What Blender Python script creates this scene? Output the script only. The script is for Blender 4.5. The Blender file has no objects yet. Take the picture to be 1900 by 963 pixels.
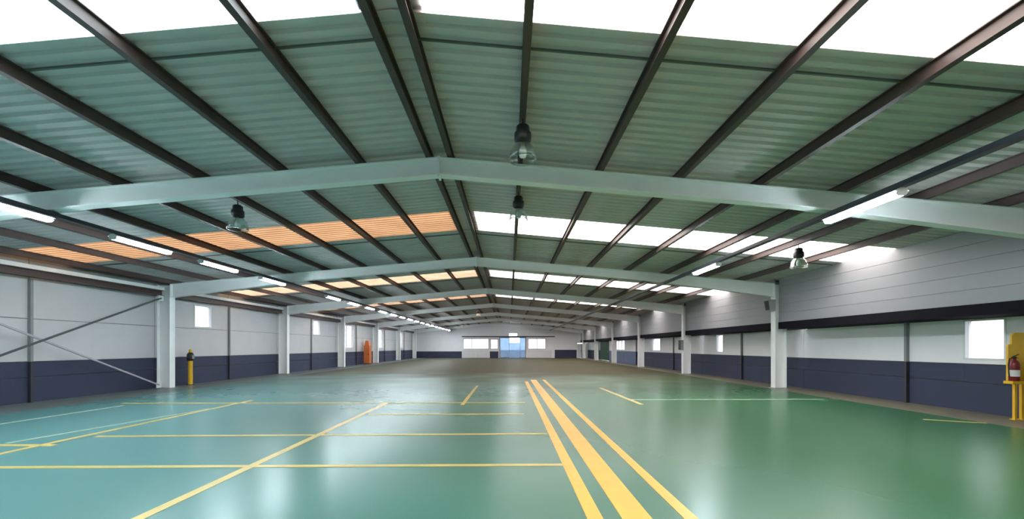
import bpy, math, random
from mathutils import Vector, Matrix
random.seed(7)
SC = bpy.context.scene
COL = SC.collection

# ------------------------------------------------------------------ camera
cam_d = bpy.data.cameras.new('camera')
cam_d.sensor_width = 36.0
cam_d.lens = 760.0 / 1900.0 * 36.0
cam_d.shift_x = 5.0 / 1900.0
cam_d.shift_y = 162.5 / 1900.0
cam_d.clip_end = 500
cam = bpy.data.objects.new('camera', cam_d)
cam.location = (0, 0, 1.6)
cam.rotation_euler = (math.radians(90), 0, 0)
COL.objects.link(cam)
SC.camera = cam

# ------------------------------------------------------------------ sky, exposure
w = bpy.data.worlds.new('sky')
SC.world = w
w.use_nodes = True
bg = w.node_tree.nodes['Background']
bg.inputs['Color'].default_value = (0.93, 0.97, 1.0, 1)
bg.inputs['Strength'].default_value = 8.5
SC.view_settings.view_transform = 'Standard'
SC.view_settings.look = 'None'
SC.view_settings.gamma = 1.0
SC.view_settings.use_curve_mapping = False
SC.view_settings.exposure = 2.08
SC.cycles.max_bounces = 10
SC.cycles.diffuse_bounces = 6
SC.cycles.transparent_max_bounces = 12

# ------------------------------------------------------------------ main dimensions (metres)
RX = -1.3              # ridge X
RZ = 5.30              # roof underside at the ridge
SL = 0.088             # roof slope
XL, XR = -13.85, 11.5  # inner faces of the side walls
YB, YF = -25.0, 60.0    # wall behind the camera, far wall
FY = [7.62 + 8.38 * k for k in range(7)]                 # steel portals
SKY = [(2.7 + 8.38 * k, 4.5 + 8.38 * k) for k in range(-3, 7)]   # skylight strips; unseen ones behind the camera added to light the rafters
PUR = [0.2, 1.5, 3.0, 4.5, 6.0, 7.5, 9.0, 10.5, 12.0]   # purlins, distance from the ridge
def zroof(x): return RZ - SL * abs(x - RX)

# sky portals: only guide the sampling of the daylight entering through the openings
def portal(loc, sx, sy, rot):
    l = bpy.data.lights.new('skylight_portal', 'AREA')
    l.shape = 'RECTANGLE'; l.size = sx; l.size_y = sy
    l.cycles.is_portal = True
    o = bpy.data.objects.new('skylight_portal', l); COL.objects.link(o)
    o.location = loc; o.rotation_euler = rot
for (a, b) in SKY:
    for s in (-1, 1):
        ang = math.atan(SL)
        portal((RX + s * 6.45, (a + b) / 2, RZ - SL * 6.45 - 0.05), 12.5, b - a, (0, s * ang, 0))

# ------------------------------------------------------------------ materials
def mat(name, col, rough=0.6, metal=0.0, spec=0.5, noise=0.0, nscale=3.0, bump=0.0, bscale=40.0, emit=None, estr=0.0, coat=0.0):
    m = bpy.data.materials.new(name); m.use_nodes = True
    nt = m.node_tree; p = nt.nodes['Principled BSDF']
    p.inputs['Base Color'].default_value = (*col, 1)
    p.inputs['Roughness'].default_value = rough
    p.inputs['Metallic'].default_value = metal
    p.inputs['Specular IOR Level'].default_value = spec
    p.inputs['Coat Weight'].default_value = coat
    tc = nt.nodes.new('ShaderNodeTexCoord')
    if noise > 0:
        n = nt.nodes.new('ShaderNodeTexNoise'); n.inputs['Scale'].default_value = nscale
        n.inputs['Detail'].default_value = 5
        nt.links.new(tc.outputs['Object'], n.inputs['Vector'])
        mx = nt.nodes.new('ShaderNodeMix'); mx.data_type = 'RGBA'
        mx.inputs['A'].default_value = (*[c * (1 - noise) for c in col], 1)
        mx.inputs['B'].default_value = (*[min(1, c * (1 + noise)) for c in col], 1)
        nt.links.new(n.outputs['Fac'], mx.inputs['Factor'])
        nt.links.new(mx.outputs['Result'], p.inputs['Base Color'])
    if bump > 0:
        n2 = nt.nodes.new('ShaderNodeTexNoise'); n2.inputs['Scale'].default_value = bscale
        nt.links.new(tc.outputs['Object'], n2.inputs['Vector'])
        b = nt.nodes.new('ShaderNodeBump'); b.inputs['Strength'].default_value = bump; b.inputs['Distance'].default_value = 0.01
        nt.links.new(n2.outputs['Fac'], b.inputs['Height'])
        nt.links.new(b.outputs['Normal'], p.inputs['Normal'])
    if emit:
        p.inputs['Emission Color'].default_value = (*emit, 1)
        p.inputs['Emission Strength'].default_value = estr
    return m

def sheet_mat(name, tint, diff, clear=0.75):
    """daylight sheet: part of the sky light passes straight, part is scattered"""
    m = bpy.data.materials.new(name); m.use_nodes = True
    nt = m.node_tree; nt.nodes.remove(nt.nodes['Principled BSDF'])
    out = nt.nodes['Material Output']
    tr = nt.nodes.new('ShaderNodeBsdfTransparent'); tl = nt.nodes.new('ShaderNodeBsdfTranslucent')
    df = nt.nodes.new('ShaderNodeBsdfDiffuse')
    n = nt.nodes.new('ShaderNodeTexNoise'); n.inputs['Scale'].default_value = 1.3
    tc = nt.nodes.new('ShaderNodeTexCoord'); nt.links.new(tc.outputs['Object'], n.inputs['Vector'])
    mx = nt.nodes.new('ShaderNodeMix'); mx.data_type = 'RGBA'
    mx.inputs['A'].default_value = (*[c * 0.85 for c in tint], 1)
    mx.inputs['B'].default_value = (*[min(1, c * 1.15) for c in tint], 1)
    nt.links.new(n.outputs['Fac'], mx.inputs['Factor'])
    nt.links.new(mx.outputs['Result'], tr.inputs['Color']); nt.links.new(mx.outputs['Result'], tl.inputs['Color'])
    df.inputs['Color'].default_value = (*diff, 1)
    a = nt.nodes.new('ShaderNodeMixShader'); a.inputs[0].default_value = 0.5
    nt.links.new(tl.outputs[0], a.inputs[1]); nt.links.new(df.outputs[0], a.inputs[2])
    b = nt.nodes.new('ShaderNodeMixShader'); b.inputs[0].default_value = 1 - clear
    nt.links.new(tr.outputs[0], b.inputs[1]); nt.links.new(a.outputs[0], b.inputs[2])
    nt.links.new(b.outputs[0], out.inputs['Surface'])
    return m

def floor_mat():
    m = bpy.data.materials.new('green_epoxy_floor'); m.use_nodes = True
    nt = m.node_tree; p = nt.nodes['Principled BSDF']; N = nt.nodes.new; L = nt.links.new
    tc = N('ShaderNodeTexCoord')
    n1 = N('ShaderNodeTexNoise'); n1.inputs['Scale'].default_value = 0.35; n1.inputs['Detail'].default_value = 1.5
    n2 = N('ShaderNodeTexNoise'); n2.inputs['Scale'].default_value = 2.2; n2.inputs['Detail'].default_value = 3
    L(tc.outputs['Object'], n1.inputs['Vector']); L(tc.outputs['Object'], n2.inputs['Vector'])
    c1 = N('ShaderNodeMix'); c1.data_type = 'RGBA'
    # colour cast of the light put into the paint: teal left, greener right
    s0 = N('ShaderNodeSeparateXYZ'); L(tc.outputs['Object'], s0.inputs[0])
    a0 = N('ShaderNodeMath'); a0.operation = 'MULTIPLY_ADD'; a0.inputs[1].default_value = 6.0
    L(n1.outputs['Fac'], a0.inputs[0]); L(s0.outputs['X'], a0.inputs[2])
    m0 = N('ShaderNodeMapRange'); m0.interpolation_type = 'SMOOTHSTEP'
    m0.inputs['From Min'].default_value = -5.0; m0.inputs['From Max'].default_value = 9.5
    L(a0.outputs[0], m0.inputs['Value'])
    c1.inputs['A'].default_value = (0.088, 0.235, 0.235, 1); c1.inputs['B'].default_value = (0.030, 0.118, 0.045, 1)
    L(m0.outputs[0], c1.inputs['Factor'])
    # browner, duller and rougher in the far part of the hall
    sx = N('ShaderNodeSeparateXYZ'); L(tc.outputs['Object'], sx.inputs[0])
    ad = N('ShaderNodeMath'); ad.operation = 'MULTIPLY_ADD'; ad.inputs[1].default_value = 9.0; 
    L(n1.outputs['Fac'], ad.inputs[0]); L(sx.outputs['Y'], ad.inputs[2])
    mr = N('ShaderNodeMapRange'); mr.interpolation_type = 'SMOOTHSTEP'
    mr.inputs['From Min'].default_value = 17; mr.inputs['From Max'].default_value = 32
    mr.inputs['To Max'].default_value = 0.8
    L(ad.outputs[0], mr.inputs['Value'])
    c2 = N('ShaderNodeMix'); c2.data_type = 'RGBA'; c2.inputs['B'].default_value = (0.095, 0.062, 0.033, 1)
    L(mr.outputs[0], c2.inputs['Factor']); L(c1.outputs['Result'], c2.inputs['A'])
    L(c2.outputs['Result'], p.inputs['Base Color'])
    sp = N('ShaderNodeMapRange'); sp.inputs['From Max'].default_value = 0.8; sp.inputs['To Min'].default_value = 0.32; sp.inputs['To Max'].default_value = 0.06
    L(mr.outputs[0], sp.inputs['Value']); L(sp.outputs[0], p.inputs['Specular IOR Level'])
    rr = N('ShaderNodeMapRange'); rr.inputs['To Min'].default_value = 0.25; rr.inputs['To Max'].default_value = 0.28
    L(n2.outputs['Fac'], rr.inputs['Value'])
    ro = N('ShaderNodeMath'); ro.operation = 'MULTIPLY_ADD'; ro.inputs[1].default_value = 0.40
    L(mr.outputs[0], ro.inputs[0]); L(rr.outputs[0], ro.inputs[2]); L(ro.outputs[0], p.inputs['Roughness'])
    return m

M = {
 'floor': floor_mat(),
 'border': mat('bare_floor_strip', (0.16, 0.145, 0.10), 0.4, noise=0.25, nscale=1.5),
 'border_grey': mat('grey_floor_strip', (0.12, 0.15, 0.145), 0.4, noise=0.25, nscale=1.5),
 'yellow': mat('yellow_line_paint', (0.74, 0.40, 0.035), 0.35, noise=0.15, nscale=4),
 'pale_yellow': mat('worn_yellow_line_paint', (0.54, 0.41, 0.12), 0.35, noise=0.25, nscale=3),
 'pale_green': mat('worn_pale_line_paint', (0.34, 0.48, 0.36), 0.35, noise=0.25, nscale=3),
 'roof': mat('green_roof_sheet', (0.64, 0.60, 0.60), 0.85, spec=0.15, noise=0.12, nscale=1.2),
 'seam': mat('dark_seam', (0.13, 0.14, 0.13), 0.7, noise=0.1),
 'purlin': mat('brown_steel', (0.075, 0.048, 0.042), 0.5, noise=0.2, nscale=4),
 'frame': mat('pale_grey_steel', (0.87, 0.89, 0.89), 0.45, noise=0.06, nscale=2),
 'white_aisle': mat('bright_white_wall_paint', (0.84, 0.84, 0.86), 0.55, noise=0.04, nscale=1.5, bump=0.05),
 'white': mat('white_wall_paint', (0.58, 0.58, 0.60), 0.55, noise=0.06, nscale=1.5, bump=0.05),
 'white_metal': mat('white_metal', (0.72, 0.73, 0.75), 0.4, noise=0.04),
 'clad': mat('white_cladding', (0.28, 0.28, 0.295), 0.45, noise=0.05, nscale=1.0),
 'navy': mat('navy_wall_paint', (0.044, 0.052, 0.094), 0.6, spec=0.25, noise=0.15, nscale=1.5),
 'blue': mat('pale_blue_wall_band', (0.10, 0.14, 0.26), 0.45, noise=0.12, nscale=1.5),
 'lintel': mat('dark_lintel', (0.010, 0.009, 0.014), 0.85, spec=0.1, noise=0.2, nscale=2),
 'joint': mat('joint_grey', (0.20, 0.20, 0.21), 0.8, noise=0.1),
 'post': mat('dark_post', (0.035, 0.035, 0.045), 0.5, noise=0.1),
 'grey': mat('mid_grey_steel', (0.25, 0.27, 0.27), 0.45, noise=0.1),
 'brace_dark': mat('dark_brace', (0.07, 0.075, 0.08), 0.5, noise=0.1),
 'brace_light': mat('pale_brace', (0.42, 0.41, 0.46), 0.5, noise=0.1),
 'trunk': mat('dark_blue_trunking', (0.022, 0.030, 0.045), 0.4, noise=0.1),
 'black': mat('black_plastic', (0.012, 0.012, 0.014), 0.45, noise=0.1),
 'tube': mat('lit_tube_diffuser', (0.9, 0.9, 0.9), 0.4, emit=(0.80, 0.93, 1.0), estr=26.0),
 'flood': mat('lit_flood_glass', (0.9, 0.9, 0.9), 0.4, emit=(0.82, 0.92, 1.0), estr=12.0),
 'bulb': mat('pearl_bulb', (0.85, 0.87, 0.85), 0.3, noise=0.03),
 'bowl_white': mat('white_lamp_bowl', (0.85, 0.86, 0.84), 0.3, noise=0.03),
 'signal_yellow': mat('signal_yellow_paint', (0.78, 0.46, 0.02), 0.4, noise=0.12, nscale=5),
 'red': mat('dark_red_paint', (0.22, 0.012, 0.016), 0.3, noise=0.1),
 'label_white': mat('white_label', (0.75, 0.75, 0.72), 0.5, noise=0.03),
 'orange': mat('orange_paint', (0.62, 0.16, 0.03), 0.45, noise=0.12),
 'green_door': mat('green_door_paint', (0.006, 0.065, 0.030), 0.45, noise=0.15),
 'dark_brown': mat('dark_doorway_fill', (0.03, 0.02, 0.018), 0.5, noise=0.1),
 'ground': mat('outdoor_concrete', (0.30, 0.29, 0.27), 0.9, noise=0.1),
 'sky_white': sheet_mat('white_daylight_sheet', (0.58, 0.55, 0.53), (0.7, 0.68, 0.66)),
 'sky_clear': sheet_mat('bright_white_daylight_sheet', (0.54, 0.59, 0.60), (0.7, 0.7, 0.7)),
 'sky_peach': sheet_mat('peach_daylight_sheet', (0.20, 0.145, 0.103), (0.5, 0.4, 0.3), 0.7),  # peach tint, left slope only
 'sky_pale': sheet_mat('pale_peach_daylight_sheet', (0.29, 0.23, 0.185), (0.5, 0.45, 0.4), 0.7),
 'pane': sheet_mat('frosted_window_pane', (0.34, 0.34, 0.35), (0.6, 0.6, 0.6), 0.55),
 'pane_soft': sheet_mat('milky_window_pane', (0.26, 0.26, 0.27), (0.6, 0.6, 0.6), 0.7),
 'pane_blue': sheet_mat('blue_tinted_pane', (0.13, 0.16, 0.20), (0.3, 0.33, 0.4), 0.8),
}
def glass_mat():
    m = bpy.data.materials.new('clear_acrylic'); m.use_nodes = True
    nt = m.node_tree; nt.nodes.remove(nt.nodes['Principled BSDF'])
    t = nt.nodes.new('ShaderNodeBsdfTransparent'); t.inputs['Color'].default_value = (0.86, 0.9, 0.88, 1)
    g = nt.nodes.new('ShaderNodeBsdfGlossy'); g.inputs['Roughness'].default_value = 0.15
    lw = nt.nodes.new('ShaderNodeLayerWeight'); lw.inputs['Blend'].default_value = 0.4
    x = nt.nodes.new('ShaderNodeMixShader')
    nt.links.new(lw.outputs['Facing'], x.inputs[0]); nt.links.new(t.outputs[0], x.inputs[1]); nt.links.new(g.outputs[0], x.inputs[2])
    nt.links.new(x.outputs[0], nt.nodes['Material Output'].inputs['Surface'])
    return m
M['acrylic'] = glass_mat()

# ------------------------------------------------------------------ mesh helpers
class MB:
    def __init__(s): s.v = []; s.f = []; s.smooth = []
    def add(s, vs, fs, smooth=False):
        o = len(s.v); s.v += [tuple(v) for v in vs]
        for f in fs: s.f.append(tuple(i + o for i in f)); s.smooth.append(smooth)
        return s
    def box(s, x0, x1, y0, y1, z0, z1):
        return s.add([(x0,y0,z0),(x1,y0,z0),(x1,y1,z0),(x0,y1,z0),(x0,y0,z1),(x1,y0,z1),(x1,y1,z1),(x0,y1,z1)],
              [(0,3,2,1),(4,5,6,7),(0,1,5,4),(1,2,6,5),(2,3,7,6),(3,0,4,7)])
    def hexa(s, b, t):  # bottom ring (ccw from above), top ring
        return s.add(list(b) + list(t), [(0,3,2,1),(4,5,6,7),(0,1,5,4),(1,2,6,5),(2,3,7,6),(3,0,4,7)])
    def prism_y(s, poly, y0, y1):   # poly in (x, z), ccw seen from -Y
        n = len(poly)
        vs = [(x, y0, z) for x, z in poly] + [(x, y1, z) for x, z in poly]
        fs = [tuple(range(n)), tuple(range(2*n-1, n-1, -1))] + [(i, i+n, (i+1)%n+n, (i+1)%n) for i in range(n)]
        return s.add(vs, fs)
    def bar(s, p, q, w, h):         # square bar from p to q
        p = Vector(p); q = Vector(q); d = (q - p).normalized()
        up = Vector((0,0,1)) if abs(d.z) < 0.95 else Vector((1,0,0))
        a = d.cross(up).normalized() * w / 2; b = a.cross(d).normalized() * h / 2
        r = lambda c: [c - a - b, c + a - b, c + a + b, c - a + b]
        return s.hexa(r(p), r(q))
    def tube(s, p, q, r, n=10, r2=None):
        p = Vector(p); q = Vector(q); d = (q - p).normalized()
        up = Vector((0,0,1)) if abs(d.z) < 0.95 else Vector((1,0,0))
        a = d.cross(up).normalized(); b = a.cross(d).normalized(); r2 = r if r2 is None else r2
        ring = lambda c, R: [c + (a*math.cos(t) + b*math.sin(t))*R for t in [2*math.pi*i/n for i in range(n)]]
        s.add(ring(p, r) + ring(q, r2), [(i, (i+1)%n, (i+1)%n+n, i+n) for i in range(n)], True)
        s.add(ring(p, r), [tuple(range(n-1, -1, -1))]); s.add(ring(q, r2), [tuple(range(n))])
        return s
    def lathe(s, prof, n=20, c=(0,0,0)):   # prof: (r, z)
        vs = []; fs = []
        for r, z in prof:
            for i in range(n):
                t = 2*math.pi*i/n; vs.append((c[0]+r*math.cos(t), c[1]+r*math.sin(t), c[2]+z))
        for k in range(len(prof)-1):
            for i in range(n):
                fs.append((k*n+i, k*n+(i+1)%n, (k+1)*n+(i+1)%n, (k+1)*n+i))
        return s.add(vs, fs, True)
    def mesh(s, name):
        me = bpy.data.meshes.new(name); me.from_pydata(s.v, [], s.f); me.update()
        me.polygons.foreach_set('use_smooth', s.smooth)
        return me
    def build(s, name, m, parent=None, loc=(0,0,0)):
        return put(name, s.mesh(name), m, parent, loc)
def put(name, me, m, parent=None, loc=(0,0,0)):
    if m is not None and not me.materials: me.materials.append(M[m] if isinstance(m, str) else m)
    o = bpy.data.objects.new(name, me); COL.objects.link(o); o.location = loc
    if parent is not None: o.parent = parent
    return o
def empty(name, loc=(0,0,0)):
    o = bpy.data.objects.new(name, None); o.empty_display_size = 0.2; COL.objects.link(o); o.location = loc
    return o
def tag(o, label=None, cat=None, group=None, kind=None):
    if label: o['label'] = label
    if cat: o['category'] = cat
    if group: o['group'] = group
    if kind: o['kind'] = kind
    return o
def copy_tree(o, loc):
    c = o.copy(); COL.objects.link(c); c.location = loc
    for ch in o.children:
        d = ch.copy(); COL.objects.link(d); d.parent = c
        for g in ch.children:
            e = g.copy(); COL.objects.link(e); e.parent = d
    return c

# ------------------------------------------------------------------ floor
MB().box(-200, 200, -150, 260, -0.4, -0.3).build('ground', 'ground')['kind'] = 'structure'
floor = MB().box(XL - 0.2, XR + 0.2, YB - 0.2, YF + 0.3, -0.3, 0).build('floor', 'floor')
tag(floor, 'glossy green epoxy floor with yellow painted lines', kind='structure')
MB().box(10.05, XR, YB, YF, 0, 0.002).build('floor_strip', 'border', floor)
MB().box(XL, -12.1, YB, YF, 0, 0.002).build('floor_strip', 'border_grey', floor)
def line(x0, y0, x1, y1, wd, m, name='line_marking'):
    zt = 0.003 + 0.0002 * len([c for c in floor.children])   # later coats lie a hair above earlier ones
    MB().bar((x0, y0, zt / 2), (x1, y1, zt / 2), wd, zt).build(name, m, floor)
line(0.82, YB, 0.79, 19, 0.15, 'yellow')
line(1.23, YB, 1.17, 20, 0.28, 'yellow')
line(1.72, YB, 1.68, 20, 0.13, 'yellow')
line(-3.30, YB, -3.50, 11.75, 0.12, 'pale_yellow')
line(-7.15, YB, -7.72, 12.3, 0.12, 'pale_yellow')
line(-8.35, 6.8, -7.75, 10.6, 0.09, 'pale_green')
line(-10.75, YB, -10.55, 11.2, 0.10, 'pale_green')
line(XL + 2, 5.36, 0.72, 5.56, 0.10, 'pale_yellow')
line(-7.40, 7.33, 0.70, 7.55, 0.10, 'pale_yellow')
line(-12.0, 6.70, -7.40, 6.66, 0.12, 'pale_yellow')
line(-3.35, 9.72, 0.35, 9.78, 0.12, 'pale_yellow')
line(-11.0, 11.65, 0.45, 11.78, 0.13, 'pale_yellow')
line(3.68, 11.4, 3.55, 16.0, 0.13, 'pale_yellow')
line(3.7, 12.45, 9.6, 12.55, 0.10, 'pale_green')
line(9.15, 9.05, 10.02, 8.60, 0.07, 'pale_yellow')
line(-1.30, 11.3, -1.32, 17.0, 0.10, 'pale_yellow')

# ------------------------------------------------------------------ walls
def cut_rects(a0, a1, b0, b1, holes):
    A = sorted({a0, a1, *[min(max(v, a0), a1) for h in holes for v in h[:2]]})
    B = sorted({b0, b1, *[min(max(v, b0), b1) for h in holes for v in h[2:]]})
    out = []
    for i in range(len(A) - 1):
        run = None
        for j in range(len(B) - 1):
            ca, cb = (A[i] + A[i+1]) / 2, (B[j] + B[j+1]) / 2
            inside = any(h[0] < ca < h[1] and h[2] < cb < h[3] for h in holes)
            if inside:
                if run: out.append(run); run = None
            elif run: run = (run[0], run[1], run[2], B[j+1])
            else: run = (A[i], A[i+1], B[j], B[j+1])
        if run: out.append(run)
    return out
def side_wall(name, face, sgn, ycuts, rows, holes, label):
    """sgn: direction from the hall to the outside along X"""
    z1 = rows[-1][1]
    b = MB()
    for r in cut_rects(YB, YF, 0, z1, holes):
        xa, xb = sorted((face + sgn * 0.04, face + sgn * 0.2)); b.box(xa, xb, r[0], r[1], r[2], r[3])
    wall = b.build(name, 'joint'); tag(wall, label, kind='structure')
    g = 0.009
    for i in range(len(ycuts) - 1):
        for (z0, z1, mt) in rows:
            m = mt(ycuts[i]) if callable(mt) else mt
            b = MB()
            for r in cut_rects(ycuts[i] + g, ycuts[i+1] - g, z0 + (g if z0 > 0 else 0), z1 - g, holes):
                dx = random.uniform(0, 0.004)
                xa, xb = sorted((face + sgn * dx, face + sgn * 0.045)); b.box(xa, xb, *r)
            if b.v: b.build('wall_panel', m, wall)
    return wall
def half_bays():
    ys = [YB, -17.52, -9.14, -0.76, 3.43]
    for y in FY: ys += [y, y + 4.19]
    return [y for y in ys if y < YF - 1] + [YF]
WL = [(18.0, 19.05, 2.47, 3.48), (28.9, 29.95, 2.47, 3.48), (33.6, 36.4, 1.5, 3.48), (42.2, 44.9, 1.5, 3.48), (50.6, 53.2, 1.5, 3.48)]
WR = [(9.47, 10.37, 1.28, 2.29), (22.0, 22.75, 1.3, 2.29), (31.2, 32.9, 1.3, 2.29), (40.8, 44.6, 1.3, 2.29)]
DR = [(47.2, 51.6, 0.0, 2.5), (52.4, 55.4, 0.0, 2.4)]
ztl = zroof(XL) + 0.02
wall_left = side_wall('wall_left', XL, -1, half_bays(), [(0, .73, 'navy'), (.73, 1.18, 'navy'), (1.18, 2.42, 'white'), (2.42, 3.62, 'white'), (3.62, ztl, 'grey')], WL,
          'white panelled side wall with navy lower band and small high windows')
rowm = lambda y: 'blue' if 36.0 < y < 46 else 'navy'  # lower band a lighter blue over a stretch near the far end
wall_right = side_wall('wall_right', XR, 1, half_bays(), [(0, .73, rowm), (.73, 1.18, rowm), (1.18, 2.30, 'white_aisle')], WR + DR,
          'white panelled aisle wall with navy lower band under the dark lintel')
# upper cladding over the aisle, set forward to the column line
XU = 10.45
fb = [YB, -17.52, -9.14, -0.76] + FY + [YF]
bays = [(fb[i] + .135, fb[i+1] - .135) for i in range(len(fb) - 1)]
b = MB()
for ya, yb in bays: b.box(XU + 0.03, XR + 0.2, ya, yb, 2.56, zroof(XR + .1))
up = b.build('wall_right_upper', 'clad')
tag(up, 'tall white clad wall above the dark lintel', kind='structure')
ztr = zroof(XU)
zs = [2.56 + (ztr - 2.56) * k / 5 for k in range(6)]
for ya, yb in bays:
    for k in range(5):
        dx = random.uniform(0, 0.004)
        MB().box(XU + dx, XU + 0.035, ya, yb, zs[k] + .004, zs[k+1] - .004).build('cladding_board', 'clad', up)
lint = empty('trim_1', (XU, 0, 2.30)); tag(lint, 'long dark lintel and soffit under the white upper cladding', kind='structure')
for ya, yb in bays:
    MB().box(-0.03, XR + 0.2 - XU, ya, yb, 0, 0.26).build('lintel_beam', 'lintel', lint)
# mid-bay posts on the walls
for wl, xx, s, zt in ((wall_left, XL, 1, 3.56), (wall_right, XR, -1, 2.30)):
    for y in FY[:-1]:
        for off, wdt in ((4.19, .07), (-4.19, .07)) if y == FY[0] else ((4.19, .07),):
            yy = y + off
            if any(h[0] - .1 < yy < h[1] + .1 for h in (WL if s > 0 else WR + DR)): continue
            xa, xb = sorted((xx, xx + s * 0.09))
            MB().box(xa, xb, yy - wdt/2, yy + wdt/2, 0, 1.18 if s > 0 else 1.18).build('wall_post', 'post', wl)
            MB().box(xa, xb, yy - wdt/2, yy + wdt/2, 1.18, zt).build('wall_post', 'grey', wl)
# wall behind the camera
def gable(name, ya, yb, holes, m):
    b = MB(); top = 4.12
    for r in cut_rects(XL - .2, XR + .2, 0, top, holes): b.box(r[0], r[1], ya, yb, r[2], r[3])
    b.prism_y([(XL - .2, top), (XR + .2, top), (XR + .2, zroof(XR + .2) + .02), (RX, RZ + .02), (XL - .2, zroof(XL - .2) + .02)], ya, yb)
    return b.build(name, m)
tag(gable('wall_back', YB - 0.2, YB, [], 'white'), 'plain white end wall behind the camera', kind='structure')
# far gable wall
HF = [(-6.75, -3.0, 1.30, 2.85), (-2.75, -1.65, 1.30, 2.75), (-1.45, 2.45, 0, 3.05), (2.75, 5.35, 1.30, 2.85), (10.0, 11.2, 0, 2.15)]
wall_far = gable('wall_far', YF, YF + 0.2, HF, 'white_aisle')
tag(wall_far, 'white gable end wall with glazed entrance at the far end of the hall', kind='structure')
for xa, xb, zt in ((XL, -6.95, 0.97), (-2.85, -1.6, 0.97), (6.65, 9.85, 1.2)):
    MB().box(xa, xb, YF - .03, YF, 0, zt).build('wall_panel', 'navy', wall_far)
for xa, xb in ((-6.85, -4.95), (-4.9, -3.0), (2.65, 4.4), (4.45, 6.2)):
    MB().box(xa, xb, YF - .05, YF, 0.03, 1.15).build('wall_panel', 'white_metal', wall_far)
tag(MB().box(-6.95, 6.65, YF - .14, YF, 3.06, 3.20).build('trim_2', 'post'), 'dark rail above the far entrance', kind='structure')

# ------------------------------------------------------------------ windows and doors
wn = [0]
def window_x(face, sgn, y0, y1, z0, z1, label, mul=0, pane='pane'):
    wn[0] += 1
    e = empty('window_%d' % wn[0], (face, (y0 + y1) / 2, z0)); tag(e, label, kind='structure')
    t = 0.045; cy = (y0 + y1) / 2; hw = (y1 - y0) / 2; h = z1 - z0
    xa, xb = sorted((-sgn * 0.012, sgn * 0.15))
    b = MB(); b.box(xa, xb, -hw, hw, 0, t); b.box(xa, xb, -hw, hw, h - t, h); b.box(xa, xb, -hw, -hw + t, t, h - t); b.box(xa, xb, hw - t, hw, t, h - t)
    b.build('window_frame', 'white_metal', e)
    n = mul + 1; wdt = (2 * hw - 2 * t) / n
    for k in range(n):
        a = -hw + t + k * wdt
        x0, x1 = sorted((sgn * 0.07, sgn * 0.078))
        MB().box(x0, x1, a + (0.015 if k else 0), a + wdt - (0.015 if k < n-1 else 0), t, h - t).build('pane', pane, e)
        if k: x0, x1 = sorted((sgn * 0.04, sgn * 0.11)); MB().box(x0, x1, a - .015, a + .015, t, h - t).build('mullion', 'white_metal', e)
    portal((face + sgn * 0.05, cy, z0 + h / 2), h, 2 * hw, (0, math.radians(90) * sgn, 0))
window_x(XL, -1, *WL[0], 'small high window just beyond the yellow post')
window_x(XL, -1, *WL[1], 'second small high window along the braced wall')
for q, n_ in zip(WL[2:], ('orange cabinet', 'fifth portal', 'last portal')): window_x(XL, -1, *q, 'tall milky window far down the braced wall near the ' + n_, 1, 'pane_soft')
window_x(XR, 1, *WR[0], 'large bright window beside the yellow equipment stand')
window_x(XR, 1, *WR[1], 'narrow bright window between the white aisle columns')
window_x(XR, 1, *WR[2], 'narrow far window of the aisle wall', 0)
window_x(XR, 1, *WR[3], 'wide pale window above the light blue wall band', 2, 'pane_soft')
def window_y(x0, x1, z0, z1, label, mul, pane):
    wn[0] += 1
    e = empty('window_%d' % wn[0], ((x0 + x1) / 2, YF, z0)); tag(e, label, kind='structure')
    hw = (x1 - x0) / 2; h = z1 - z0; t = 0.06
    b = MB(); b.box(-hw, hw, -.05, .12, 0, t); b.box(-hw, hw, -.05, .12, h - t, h); b.box(-hw, -hw + t, -.05, .12, t, h - t); b.box(hw - t, hw, -.05, .12, t, h - t)
    b.build('window_frame', 'grey', e)
    n = mul + 1; wd = (2*hw - 2*t) / n
    for k in range(n):
        a = -hw + t + k * wd
        MB().box(a, a + wd, .06, .068, t, h - t).build('pane', pane, e)
        if k: MB().box(a - .03, a + .03, .03, .055, t, h - t).build('mullion', 'grey', e)
window_y(*HF[0], 'wide milky window left of the far entrance door', 2, 'pane_soft')
window_y(*HF[1], 'narrow milky window next to the far entrance door', 0, 'pane_soft')
window_y(*HF[3], 'milky window to the right of the far entrance door', 1, 'pane_soft')
# door_1: glazed double entrance with a clear bright middle
d1 = empty('door_1', (0.5, YF, 0)); tag(d1, 'glazed entrance door with bright middle light at the far end', kind='structure')
b = MB(); b.box(-1.95, 1.95, -.06, .12, 2.97, 3.05); b.box(-1.95, -1.87, -.06, .12, 0, 2.97); b.box(1.87, 1.95, -.06, .12, 0, 2.97)
b.build('door_frame', 'grey', d1)
for xa, xb, p in ((-1.87, -0.5, 'pane_blue'), (1.05, 1.87, 'pane_blue')):
    MB().box(xa + .05, xb - .05, .05, .06, .1, 2.92).build('pane', p, d1)
    b = MB(); b.box(xa, xb, .03, .08, .0, .1); b.box(xa, xb, .03, .08, 2.92, 2.97); b.box(xa, xa + .05, .03, .08, .1, 2.92); b.box(xb - .05, xb, .03, .08, .1, 2.92)
    b.build('leaf_frame', 'grey', d1)
MB().box(-.5, 1.05, .05, .06, 2.2, 2.97).build('pane', 'pane', d1)
MB().box(-.5, 1.05, .05, .06, .0, 2.16).build('pane', 'pane_blue', d1)
MB().box(-.5, 1.05, .03, .08, 2.16, 2.2).build('transom', 'grey', d1)
d2 = empty('door_2', (10.6, YF, 0)); tag(d2, 'white double door in the corner of the far wall', kind='structure')
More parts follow.
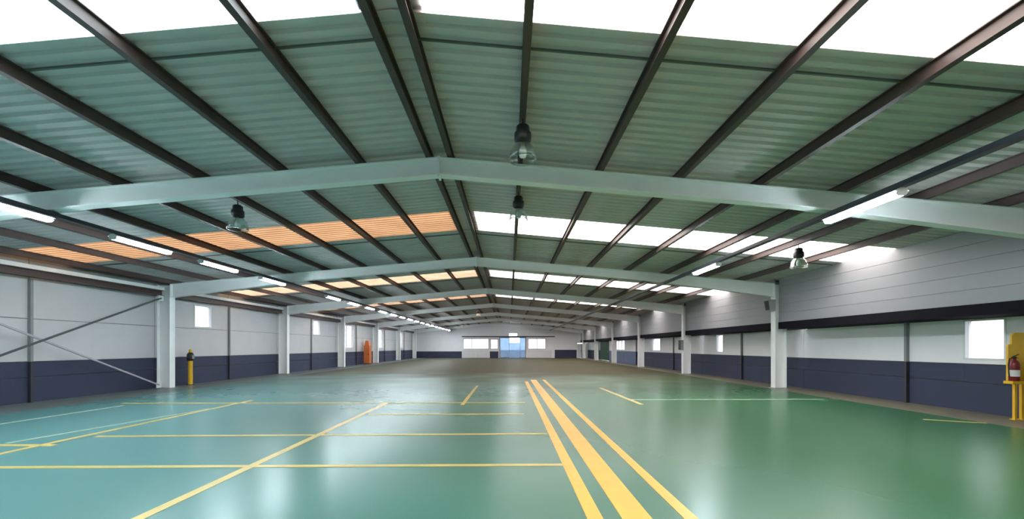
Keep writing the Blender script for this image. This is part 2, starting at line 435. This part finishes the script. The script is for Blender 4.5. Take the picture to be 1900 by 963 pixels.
for xa, xb in ((-.6, -.04), (.04, .6)):
    l = MB().box(xa, xb, -.03, .05, .01, 2.12).build('door_leaf', 'white_metal', d2)
    MB().box((xb - .12) if xa < 0 else xa + .08, (xb - .08) if xa < 0 else xa + .12, -.08, -.03, .95, 1.15).build('handle', 'black', l)
MB().box(-.04, .04, 0, .05, .01, 2.12).build('door_gap', 'post', d2)
d3 = empty('door_3', (XR, 49.4, 0)); tag(d3, 'dark green sliding door on the aisle wall near the far end', kind='structure')
for k in range(4): MB().box(-.06, .03, -2.2 + 1.1*k + .01, -1.1 + 1.1*k - .01, .02, 2.34).build('door_board', 'green_door', d3)
MB().box(-.10, -.06, -2.3, 2.3, 2.27, 2.35).build('door_rail', 'post', d3)
MB().box(-.10, -.06, -2.0, -1.95, .9, 1.2).build('handle', 'grey', d3)
d4 = empty('doorway_fill_4', (XR, 53.9, 0)); tag(d4, 'dark brown panels standing in for the dark open doorway next to the green sliding door', kind='structure')
for k in range(2): MB().box(.0, .06, -1.5 + 1.5*k + .01, 1.5*k - .01, .02, 2.34).build('door_leaf', 'dark_brown', d4)  # dark leaves stand in for the darkness of an open doorway

# ------------------------------------------------------------------ roof
ceil = empty('ceiling', (RX, 0, RZ)); tag(ceil, 'green corrugated roof on brown purlins', kind='structure')
PR = [(0, 0), (.46, 0), (.56, 1), (.90, 1)]   # trapezoid rib profile
def corr(side, a, b, L, waves, seg=4, amp=0.04, th=0.008, name='roof_sheet'):
    m = MB(); n = waves * seg
    vs = []
    for layer in (0, th):
        for r in (a, b):
            for i in range(n + 1):
                y = L * (i // 4 + PR[i % 4][0]) / waves
                vs.append((side * r, y, -SL * r + amp * PR[i % 4][1] + layer))
    k = n + 1; fs = []
    for i in range(n):
        q = [(i, i+1, k+i+1, k+i), (2*k+i+1, 2*k+i, 3*k+i, 3*k+i+1), (i+1, i, 2*k+i, 2*k+i+1), (k+i, k+i+1, 3*k+i+1, 3*k+i)]
        fs += [f if side > 0 else f[::-1] for f in q]
    for e in (0, n):
        f = (e, k+e, 3*k+e, 2*k+e); fs.append(f)
    m.add(vs, fs, False)
    return m.mesh(name)
RE = 13.0
sheets = {}
def roof_run(y0, y1):
    """narrow lap sheet right after a skylight, then six full sheets"""
    ws = [0.38] if y1 - y0 > 4 else []
    rest = y1 - y0 - sum(ws); n = max(1, round(rest / 1.033)); ws += [rest / n] * n
    y = y0
    for wd in ws:
        for s in (-1, 1):
            key = (s, round(wd, 3))
            if key not in sheets: sheets[key] = corr(s, 0, RE, wd, max(1, round(wd / 0.19)))
            put('roof_sheet', sheets[key], 'roof', ceil, (0, y, 0))
        y += wd
    if len(ws) > 1:
        for s in (-1, 1):
            MB().hexa(*[[(s*r, yy, -SL*r + dz) for r, yy in (((0.2, .37), (RE-.4, .37), (RE-.4, .395), (0.2, .395)) if s > 0 else ((RE-.4, .37), (0.2, .37), (0.2, .395), (RE-.4, .395)))] for dz in (-.02, .004)]).build('sheet_lap', 'seam', ceil, (0, y0, 0))
prev = YB - .2
for (a, b) in SKY:
    roof_run(prev, a); prev = b
roof_run(prev, YF + .2)
MB().prism_y([(-.35, -.030), (0, .0), (.35, -.030), (.35, .02), (0, .06), (-.35, .02)], YB - .2, YF + .2).build('ridge_cap', 'roof', ceil, (0, 0, .028))
# purlins (I section)
def purlin_mesh(r, s):
    m = MB(); zc = -SL * r - 0.004
    x = s * r; y0, y1 = YB, YF
    m.box(x - .045, x + .045, y0, y1, zc - .172, zc - .158); m.box(x - .045, x + .045, y0, y1, zc - .014, zc); m.box(x - .006, x + .006, y0, y1, zc - .158, zc - .014)
    return m
for r in PUR:
    for s in (-1, 1):
        purlin_mesh(r, s).build('purlin', 'purlin', ceil)
# skylight strips
panes = {}
edges = [0.24] + PUR[1:] + [RE]
for k, (a, b) in enumerate(SKY):
    for s in (-1, 1):
        wn[0] += 1
        e = empty('window_%d' % wn[0], (RX, a, RZ))
        side = 'left' if s < 0 else 'right'
        colr = 'white' if (s > 0 or k < 4) else 'peach tinted'
        tag(e, '%s roof light strip on the %s slope, %s' % (colr, side, 'unseen, added behind the camera to light the rafters' if k < 3 else 'first second third fourth fifth sixth seventh'.split()[k - 3] + ' from the camera'), kind='structure')
        m = 'sky_white' if s > 0 else ('sky_clear' if k < 4 else 'sky_peach' if k < 5 else 'sky_pale')
        for i in range(len(edges) - 1):
            key = (s, i, m)
            if key not in panes:
                panes[key] = corr(s, edges[i] + .0004, edges[i+1] - .0004, b - a, 10, 4, 0.018, 0.004, 'skylight_pane')
            put('skylight_pane', panes[key], m, e)

# ------------------------------------------------------------------ steel portals
def depth(r): return 0.32 + 0.20 * max(0, (r - 6.5) / 5.3)
def rafter(s, r0, r1):
    m = MB(); st = [r0, 6.5, r1]; top = lambda r: -0.202 - SL * r
    def seg(ra, rb, za0, za1, zb0, zb1, hw):
        pa = [(s*ra, -hw, za0), (s*rb, -hw, zb0), (s*rb, hw, zb0), (s*ra, hw, za0)]
        pb = [(s*ra, -hw, za1), (s*rb, -hw, zb1), (s*rb, hw, zb1), (s*ra, hw, za1)]
        if s < 0: pa = [pa[1], pa[0], pa[3], pa[2]]; pb = [pb[1], pb[0], pb[3], pb[2]]
        m.hexa(pa, pb)
    for ra, rb in zip(st[:-1], st[1:]):
        ta, tb = top(ra), top(rb); ba, bb = ta - depth(ra), tb - depth(rb)
        seg(ra, rb, ta - .018, ta, tb - .018, tb, .10)
        seg(ra, rb, ba, ba + .018, bb, bb + .018, .10)
        seg(ra, rb, ba + .018, ta - .018, bb + .018, tb - .018, .008)
    return m.mesh('rafter')
def column_mesh(xa, xb, ztop):
    m = MB(); hw = .13; t = .018
    m.box(xa, xa + t, -hw, hw, .02, ztop); m.box(xb - t, xb, -hw, hw, .02, ztop); m.box(xa + t, xb - t, -.008, .008, .02, ztop)
    return m.mesh('column')
CL, CR = (-13.66, -13.16), (10.30, 10.75)
rl = RX - CL[1]; rr = CR[0] - RX
mesh_l, mesh_r = rafter(-1, 0.02, rl), rafter(1, 0.02, rr)
col_l = column_mesh(*CL, zroof(CL[0]) - .205); col_r = column_mesh(*CR, zroof(CR[1]) - .205)
base_l = MB().box(CL[0] - .05, CL[1] + .06, -.18, .18, .002, .02).mesh('base_plate')
base_r = MB().box(CR[0] - .06, CR[1] + .03, -.18, .18, .002, .02).mesh('base_plate')
apex = MB().box(-.02, .02, -.11, .11, -.202 - .36, -.19).mesh('apex_plate')
cap = lambda s, r: MB().box(min(s*(r-.015), s*(r+.0)), max(s*(r-.015), s*(r+.0)), -.12, .12, -.202 - SL*r - depth(r) - .02, -.202 - SL*r).mesh('end_plate')
ep_l, ep_r = cap(-1, rl), cap(1, rr)
nth = ['first', 'second', 'third', 'fourth', 'fifth', 'sixth', 'seventh']
plab = ['pale grey steel portal nearest the camera, rafters crossing above the first lamps',
        'second pale steel portal, standing by the yellow post and the crossed braces',
        'third pale steel portal from the camera, behind the crossed braces',
        'fourth pale steel portal counting down the hall', 'fifth pale steel portal counting down the hall',
        'sixth pale steel portal counting down the hall', 'last pale steel portal, just before the far glazed entrance wall']
for k, y in enumerate(FY):
    e = empty('steel_portal', (RX, y, 0)); tag(e, plab[k], 'steel portal', 'steel portals along the hall')
    put('rafter', mesh_l, 'frame', e, (0, 0, RZ)); put('rafter', mesh_r, 'frame', e, (0, 0, RZ))
    put('column', col_l, 'frame', e, (-RX, 0, 0)); put('column', col_r, 'frame', e, (-RX, 0, 0))
    put('base_plate', base_l, 'grey', e, (-RX, 0, 0)); put('base_plate', base_r, 'grey', e, (-RX, 0, 0))
    put('apex_plate', apex, 'frame', e, (0, 0, RZ))
    put('end_plate', ep_l, 'frame', e, (0, 0, RZ)); put('end_plate', ep_r, 'frame', e, (0, 0, RZ))
# eave beams between the braced-wall columns
ys = [-0.76] + FY
for k in range(len(FY)):
    ya, yb = ys[k] + .14, ys[k+1] - .14
    e = empty('eave_beam', (-13.45, ya, 3.58)); L = yb - ya
    tag(e, 'eave beam over the crossed braces' if k == 1 else ('eave beam of the bay at the picture edge' if k == 0 else 'eave beam of the %s bay along the braced wall' % nth[k]), kind='structure')
    MB().box(-.10, .10, 0, L, .21, .33).build('top_channel', 'frame', e)
    b = MB(); b.box(-.08, .08, 0, L, 0, .02); b.box(-.08, .08, 0, L, .19, .21); b.box(-.006, .006, 0, L, .02, .19); b.build('lower_beam', 'purlin', e)
# crossed wind braces
def brace(p, q, m, label):
    c = Vector(p); o = MB().bar((0,0,0), Vector(q) - c, .05, .05)
    e = empty('wind_brace', p); tag(e, label, 'brace', 'crossed wind braces')
    o.build('brace_rod', m, e)
    d = (Vector(q) - c).normalized()
    for f in (Vector((0,0,0)), Vector(q) - c):
        g = MB(); g.box(-.012, .012, -.11, .11, -.11, .11); g.build('gusset_plate', 'frame', e, f)
brace((-13.40, 15.76, 3.48), (-13.40, 7.86, .14), 'brace_dark', 'dark diagonal steel brace falling from the column top to the picture edge')
brace((-13.48, 15.76, .14), (-13.48, 7.86, 3.48), 'brace_light', 'pale diagonal steel brace rising from the foot of the column')

# ------------------------------------------------------------------ lamp trunking and tube lamps
TXL, TXR = -8.48, 5.95
def trunk(x, label):
    e = empty('cable_trunking', (x, 0, 4.02)); tag(e, label, 'trunking', 'lamp trunkings')
    MB().box(-.065, .065, YB + .1, YF - .3, 0, .075).build('channel', 'trunk', e)
    for y in FY:
        r = abs(x - RX); zb = RZ - .202 - SL * r - depth(r)
        MB().box(-.06, .06, y - .05, y + .05, .075, zb - 4.02 - .014).build('hanger', 'trunk', e)
trunk(TXL, 'long dark trunking carrying the row of lit tube lamps')
trunk(TXR, 'long dark trunking carrying only two lit tube lamps')
TL = 1.46
t_house = MB().hexa([(-.11, 0, -.05), (.11, 0, -.05), (.11, TL, -.05), (-.11, TL, -.05)], [(-.035, 0, 0), (.035, 0, 0), (.035, TL, 0), (-.035, TL, 0)]).mesh('housing')
prof = [(-.075, -.05), (-.078, -.085), (-.05, -.115), (.05, -.115), (.078, -.085), (.075, -.05)]
t_diff = MB().prism_y(prof, .02, TL - .02).mesh('diffuser')
t_cap = MB().prism_y([(a * 1.06, b - (.004 if b < -.06 else 0)) for a, b in prof], 0, .02).mesh('end_cap')
def tube_lamp(x, y, label):
    e = empty('tube_lamp', (x, y, 4.02)); tag(e, label, 'tube lamp', 'lit tube lamps under the trunking')
    put('housing', t_house, 'white_metal', e); put('diffuser', t_diff, 'tube', e)
    put('end_cap', t_cap, 'white_metal', e); put('end_cap', t_cap, 'white_metal', e, (0, TL - .02, 0))
ylist = [6.10, 8.75, 11.25, 13.95, 18.95, 21.5, 24.1, 26.6, 29.1, 31.6, 34.1, 36.6, 39.1, 41.6, 44.1, 46.6, 49.1, 51.6, 54.1, 56.6]
ordn = ['lit tube lamp cut off by the picture edge, in the long row', 'second lit tube lamp of the long row, beside the dim peach roof light',
        'third lit tube lamp of the long row', 'fourth lit tube lamp of the long row, before the dark gap', 'lit tube lamp right after the dark gap of the long row',
        'second lit tube lamp after the dark gap of the long row']
ORD = 'first second third fourth fifth sixth seventh eighth ninth tenth eleventh twelfth thirteenth fourteenth fifteenth sixteenth seventeenth eighteenth nineteenth twentieth twenty-first'.split()
for i, y in enumerate(ylist):
    tube_lamp(TXL, y, ordn[i] if i < 6 else 'tiny lit tube lamp of the long row, %s from the picture edge' % ORD[i])
tube_lamp(TXR, 6.20, 'large lit tube lamp hanging before the nearest rafter, on the sparse trunking')
tube_lamp(TXR, 11.65, 'smaller lit tube lamp above the second portal, on the sparse trunking')

# ------------------------------------------------------------------ pendant high-bay lamps
p_stem = MB().tube((0,0,-.10), (0,0,0), .012, 8).mesh('stem')
p_gear = MB().lathe([(.0, -.10), (.07, -.10), (.095, -.12), (.10, -.20), (.125, -.22), (.125, -.33), (.09, -.36), (.0, -.36)], 16).mesh('gear_housing')
p_bowl = MB().lathe([(.085, -.355), (.12, -.38), (.17, -.45), (.20, -.55), (.205, -.62), (.195, -.62), (.19, -.55), (.16, -.455), (.11, -.39), (.085, -.365)], 20).mesh('reflector')
p_bulb = MB().lathe([(.0, -.36), (.025, -.36), (.03, -.41), (.055, -.47), (.06, -.52), (.045, -.57), (.0, -.59)], 14).mesh('bulb')
def pendant(x, y, label, bowl='acrylic'):
    z = zroof(x) - .178
    e = empty('pendant_lamp', (x, y, z)); tag(e, label, 'pendant lamp', 'bell pendant lamps under the purlins')
    put('stem', p_stem, 'black', e); put('gear_housing', p_gear, 'black', e)
    me = p_bowl if bowl == 'acrylic' else p_bowl.copy()
    if bowl != 'acrylic': me.materials.clear()
    put('reflector', me, bowl, e); put('bulb', p_bulb, 'bulb', e)
pendant(RX + 1.5, 6.08, 'large clear bell pendant lamp in front of the nearest portal')
pendant(RX + 1.5, 8.95, 'clear bell pendant lamp beyond the nearest portal, against the white roof light')
pendant(RX - 4.5, 8.75, 'dark bell pendant lamp beyond the nearest portal, before the peach roof light')
pendant(RX + 9.0, 10.9, 'bell pendant lamp hanging before the white roof light beside the clad wall')
pendant(RX - 1.5, 37.0, 'tiny white pendant lamp far down the hall near the ridge', 'bowl_white')
pendant(RX - 4.5, 51.0, 'tiny white pendant lamp at the far gable wall', 'bowl_white')

# ------------------------------------------------------------------ loose equipment
# yellow fire-point stand with extinguisher at the picture edge
e = empty('equipment_stand', (11.22, 9.05, 0)); tag(e, 'yellow steel equipment stand on two thin legs beside the bright window', 'equipment stand')
b = MB(); b.box(-.22, .24, -.02, .02, .86, 1.66); b.build('back_board', 'signal_yellow', e)
MB().prism_y([(-.14, 1.66), (.24, 1.66), (.24, 1.92), (-.06, 1.92), (-.14, 1.84)], -.02, .02).build('header_board', 'signal_yellow', e)
MB().box(-.33, .25, -.19, -.02, .80, .86).build('shelf', 'signal_yellow', e)
for x0 in (-.12, .03):
    l = MB().box(x0, x0 + .05, -.06, -.01, .015, .80).build('leg', 'signal_yellow', e)
    MB().box(x0 - .03, x0 + .08, -.09, .02, .002, .015).build('foot_plate', 'signal_yellow', l)
e = empty('fire_extinguisher', (11.00, 8.925, .862)); tag(e, 'dark red fire extinguisher standing on the yellow stand shelf', 'extinguisher')
MB().lathe([(0, 0), (.075, 0), (.085, .02), (.085, .36), (.07, .42), (.03, .46), (.03, .49), (0, .49)], 18).build('cylinder_body', 'red', e)
MB().lathe([(.0865, .10), (.0865, .24)], 18).build('paper_label', 'label_white', e)
b = MB(); b.box(-.03, .03, -.02, .02, .49, .53); b.bar((-.02, 0, .53), (.10, 0, .58), .02, .012); b.bar((-.02, 0, .51), (.09, 0, .50), .02, .012); b.build('valve_handle', 'black', e)
b = MB(); pts = [(-.03, 0, .51), (-.10, 0, .48), (-.125, 0, .36), (-.115, 0, .18), (-.105, 0, .08)]
for p, q in zip(pts[:-1], pts[1:]): b.tube(p, q, .011, 8)
b.build('hose', 'black', e)
# yellow post with black head by the second portal
e = empty('control_post', (-13.55, 17.4, 0)); tag(e, 'yellow post with black control head by the wall beyond the braced column', 'control post')
MB().lathe([(0, .002), (.16, .002), (.16, .02), (0, .02)], 16).build('base_plate', 'black', e)
MB().tube((0, 0, .02), (0, 0, 1.02), .085, 14).build('post', 'signal_yellow', e)
MB().lathe([(0, 1.02), (.10, 1.02), (.125, 1.06), (.125, 1.28), (.09, 1.36), (0, 1.36)], 14).build('control_head', 'black', e)
MB().lathe([(0, 1.36), (.05, 1.36), (.06, 1.42), (.04, 1.5), (0, 1.52)], 12).build('beacon', 'signal_yellow', e)
MB().box(.118, .135, -.06, .06, 1.1, 1.26).build('button_plate', 'grey', e)
# grey boxes on the aisle columns
e = empty('wall_speaker', (10.30, 16.0, 3.0)); tag(e, 'dark grey box speaker fixed high on the nearest visible aisle column', 'speaker')
MB().hexa([(-.20, -.15, 0), (0, -.17, 0), (0, .17, 0), (-.20, .15, 0)], [(-.27, -.15, .44), (0, -.17, .44), (0, .17, .44), (-.27, .15, .44)]).build('cabinet', 'grey', e)
b = MB(); b.hexa([(-.21, -.12, .04), (-.20, -.12, .04), (-.20, .12, .04), (-.21, .12, .04)], [(-.275, -.12, .40), (-.26, -.12, .40), (-.26, .12, .40), (-.275, .12, .40)]); b.build('grille', 'black', e)
e = empty('switch_box', (10.30, FY[2], 1.42)); tag(e, 'grey switch box on the second white aisle column', 'switch box')
MB().box(-.16, 0, -.17, .17, 0, .6).build('box_body', 'grey', e)
MB().box(-.175, -.16, -.15, .15, .03, .57).build('box_door', 'black', e)
# orange rack end by the braced wall
e = empty('orange_cabinet', (-13.3, 38.6, 0)); tag(e, 'upright orange steel cabinet against the wall far down the hall', 'cabinet')
MB().box(-.30, .22, -.30, .30, .08, 1.75).build('cabinet_body', 'orange', e)
MB().hexa([(-.26, -.26, 1.75), (.16, -.26, 1.75), (.16, .26, 1.75), (-.26, .26, 1.75)], [(-.2, -.2, 2.2), (.1, -.2, 2.2), (.1, .2, 2.2), (-.2, .2, 2.2)]).build('hood', 'orange', e)
d = MB().box(-.26, .18, -.33, -.30, .14, 1.68).build('cabinet_door', 'orange', e)
MB().box(.10, .14, -.37, -.33, .85, 1.05).build('handle', 'black', d)
for sx in (-.28, .15):
    for sy in (-.26, .22): MB().box(sx, sx + .05, sy, sy + .05, .002, .08).build('foot', 'black', e)

# flood lamp over the far entrance
e = empty('flood_lamp', (0.55, YF, 3.24)); tag(e, 'bright square flood lamp above the far entrance door', 'flood lamp')
MB().box(-.05, .05, -.16, -.002, .12, .20).build('bracket', 'black', e)
MB().hexa([(-.62, -.34, -.02), (.62, -.34, -.02), (.62, -.16, -.02), (-.62, -.16, -.02)], [(-.62, -.30, .36), (.62, -.30, .36), (.62, -.16, .36), (-.62, -.16, .36)]).build('housing', 'grey', e)
MB().hexa([(-.56, -.352, .02), (.56, -.352, .02), (.56, -.340, .02), (-.56, -.340, .02)], [(-.56, -.318, .32), (.56, -.318, .32), (.56, -.306, .32), (-.56, -.306, .32)]).build('lamp_glass', 'flood', e)
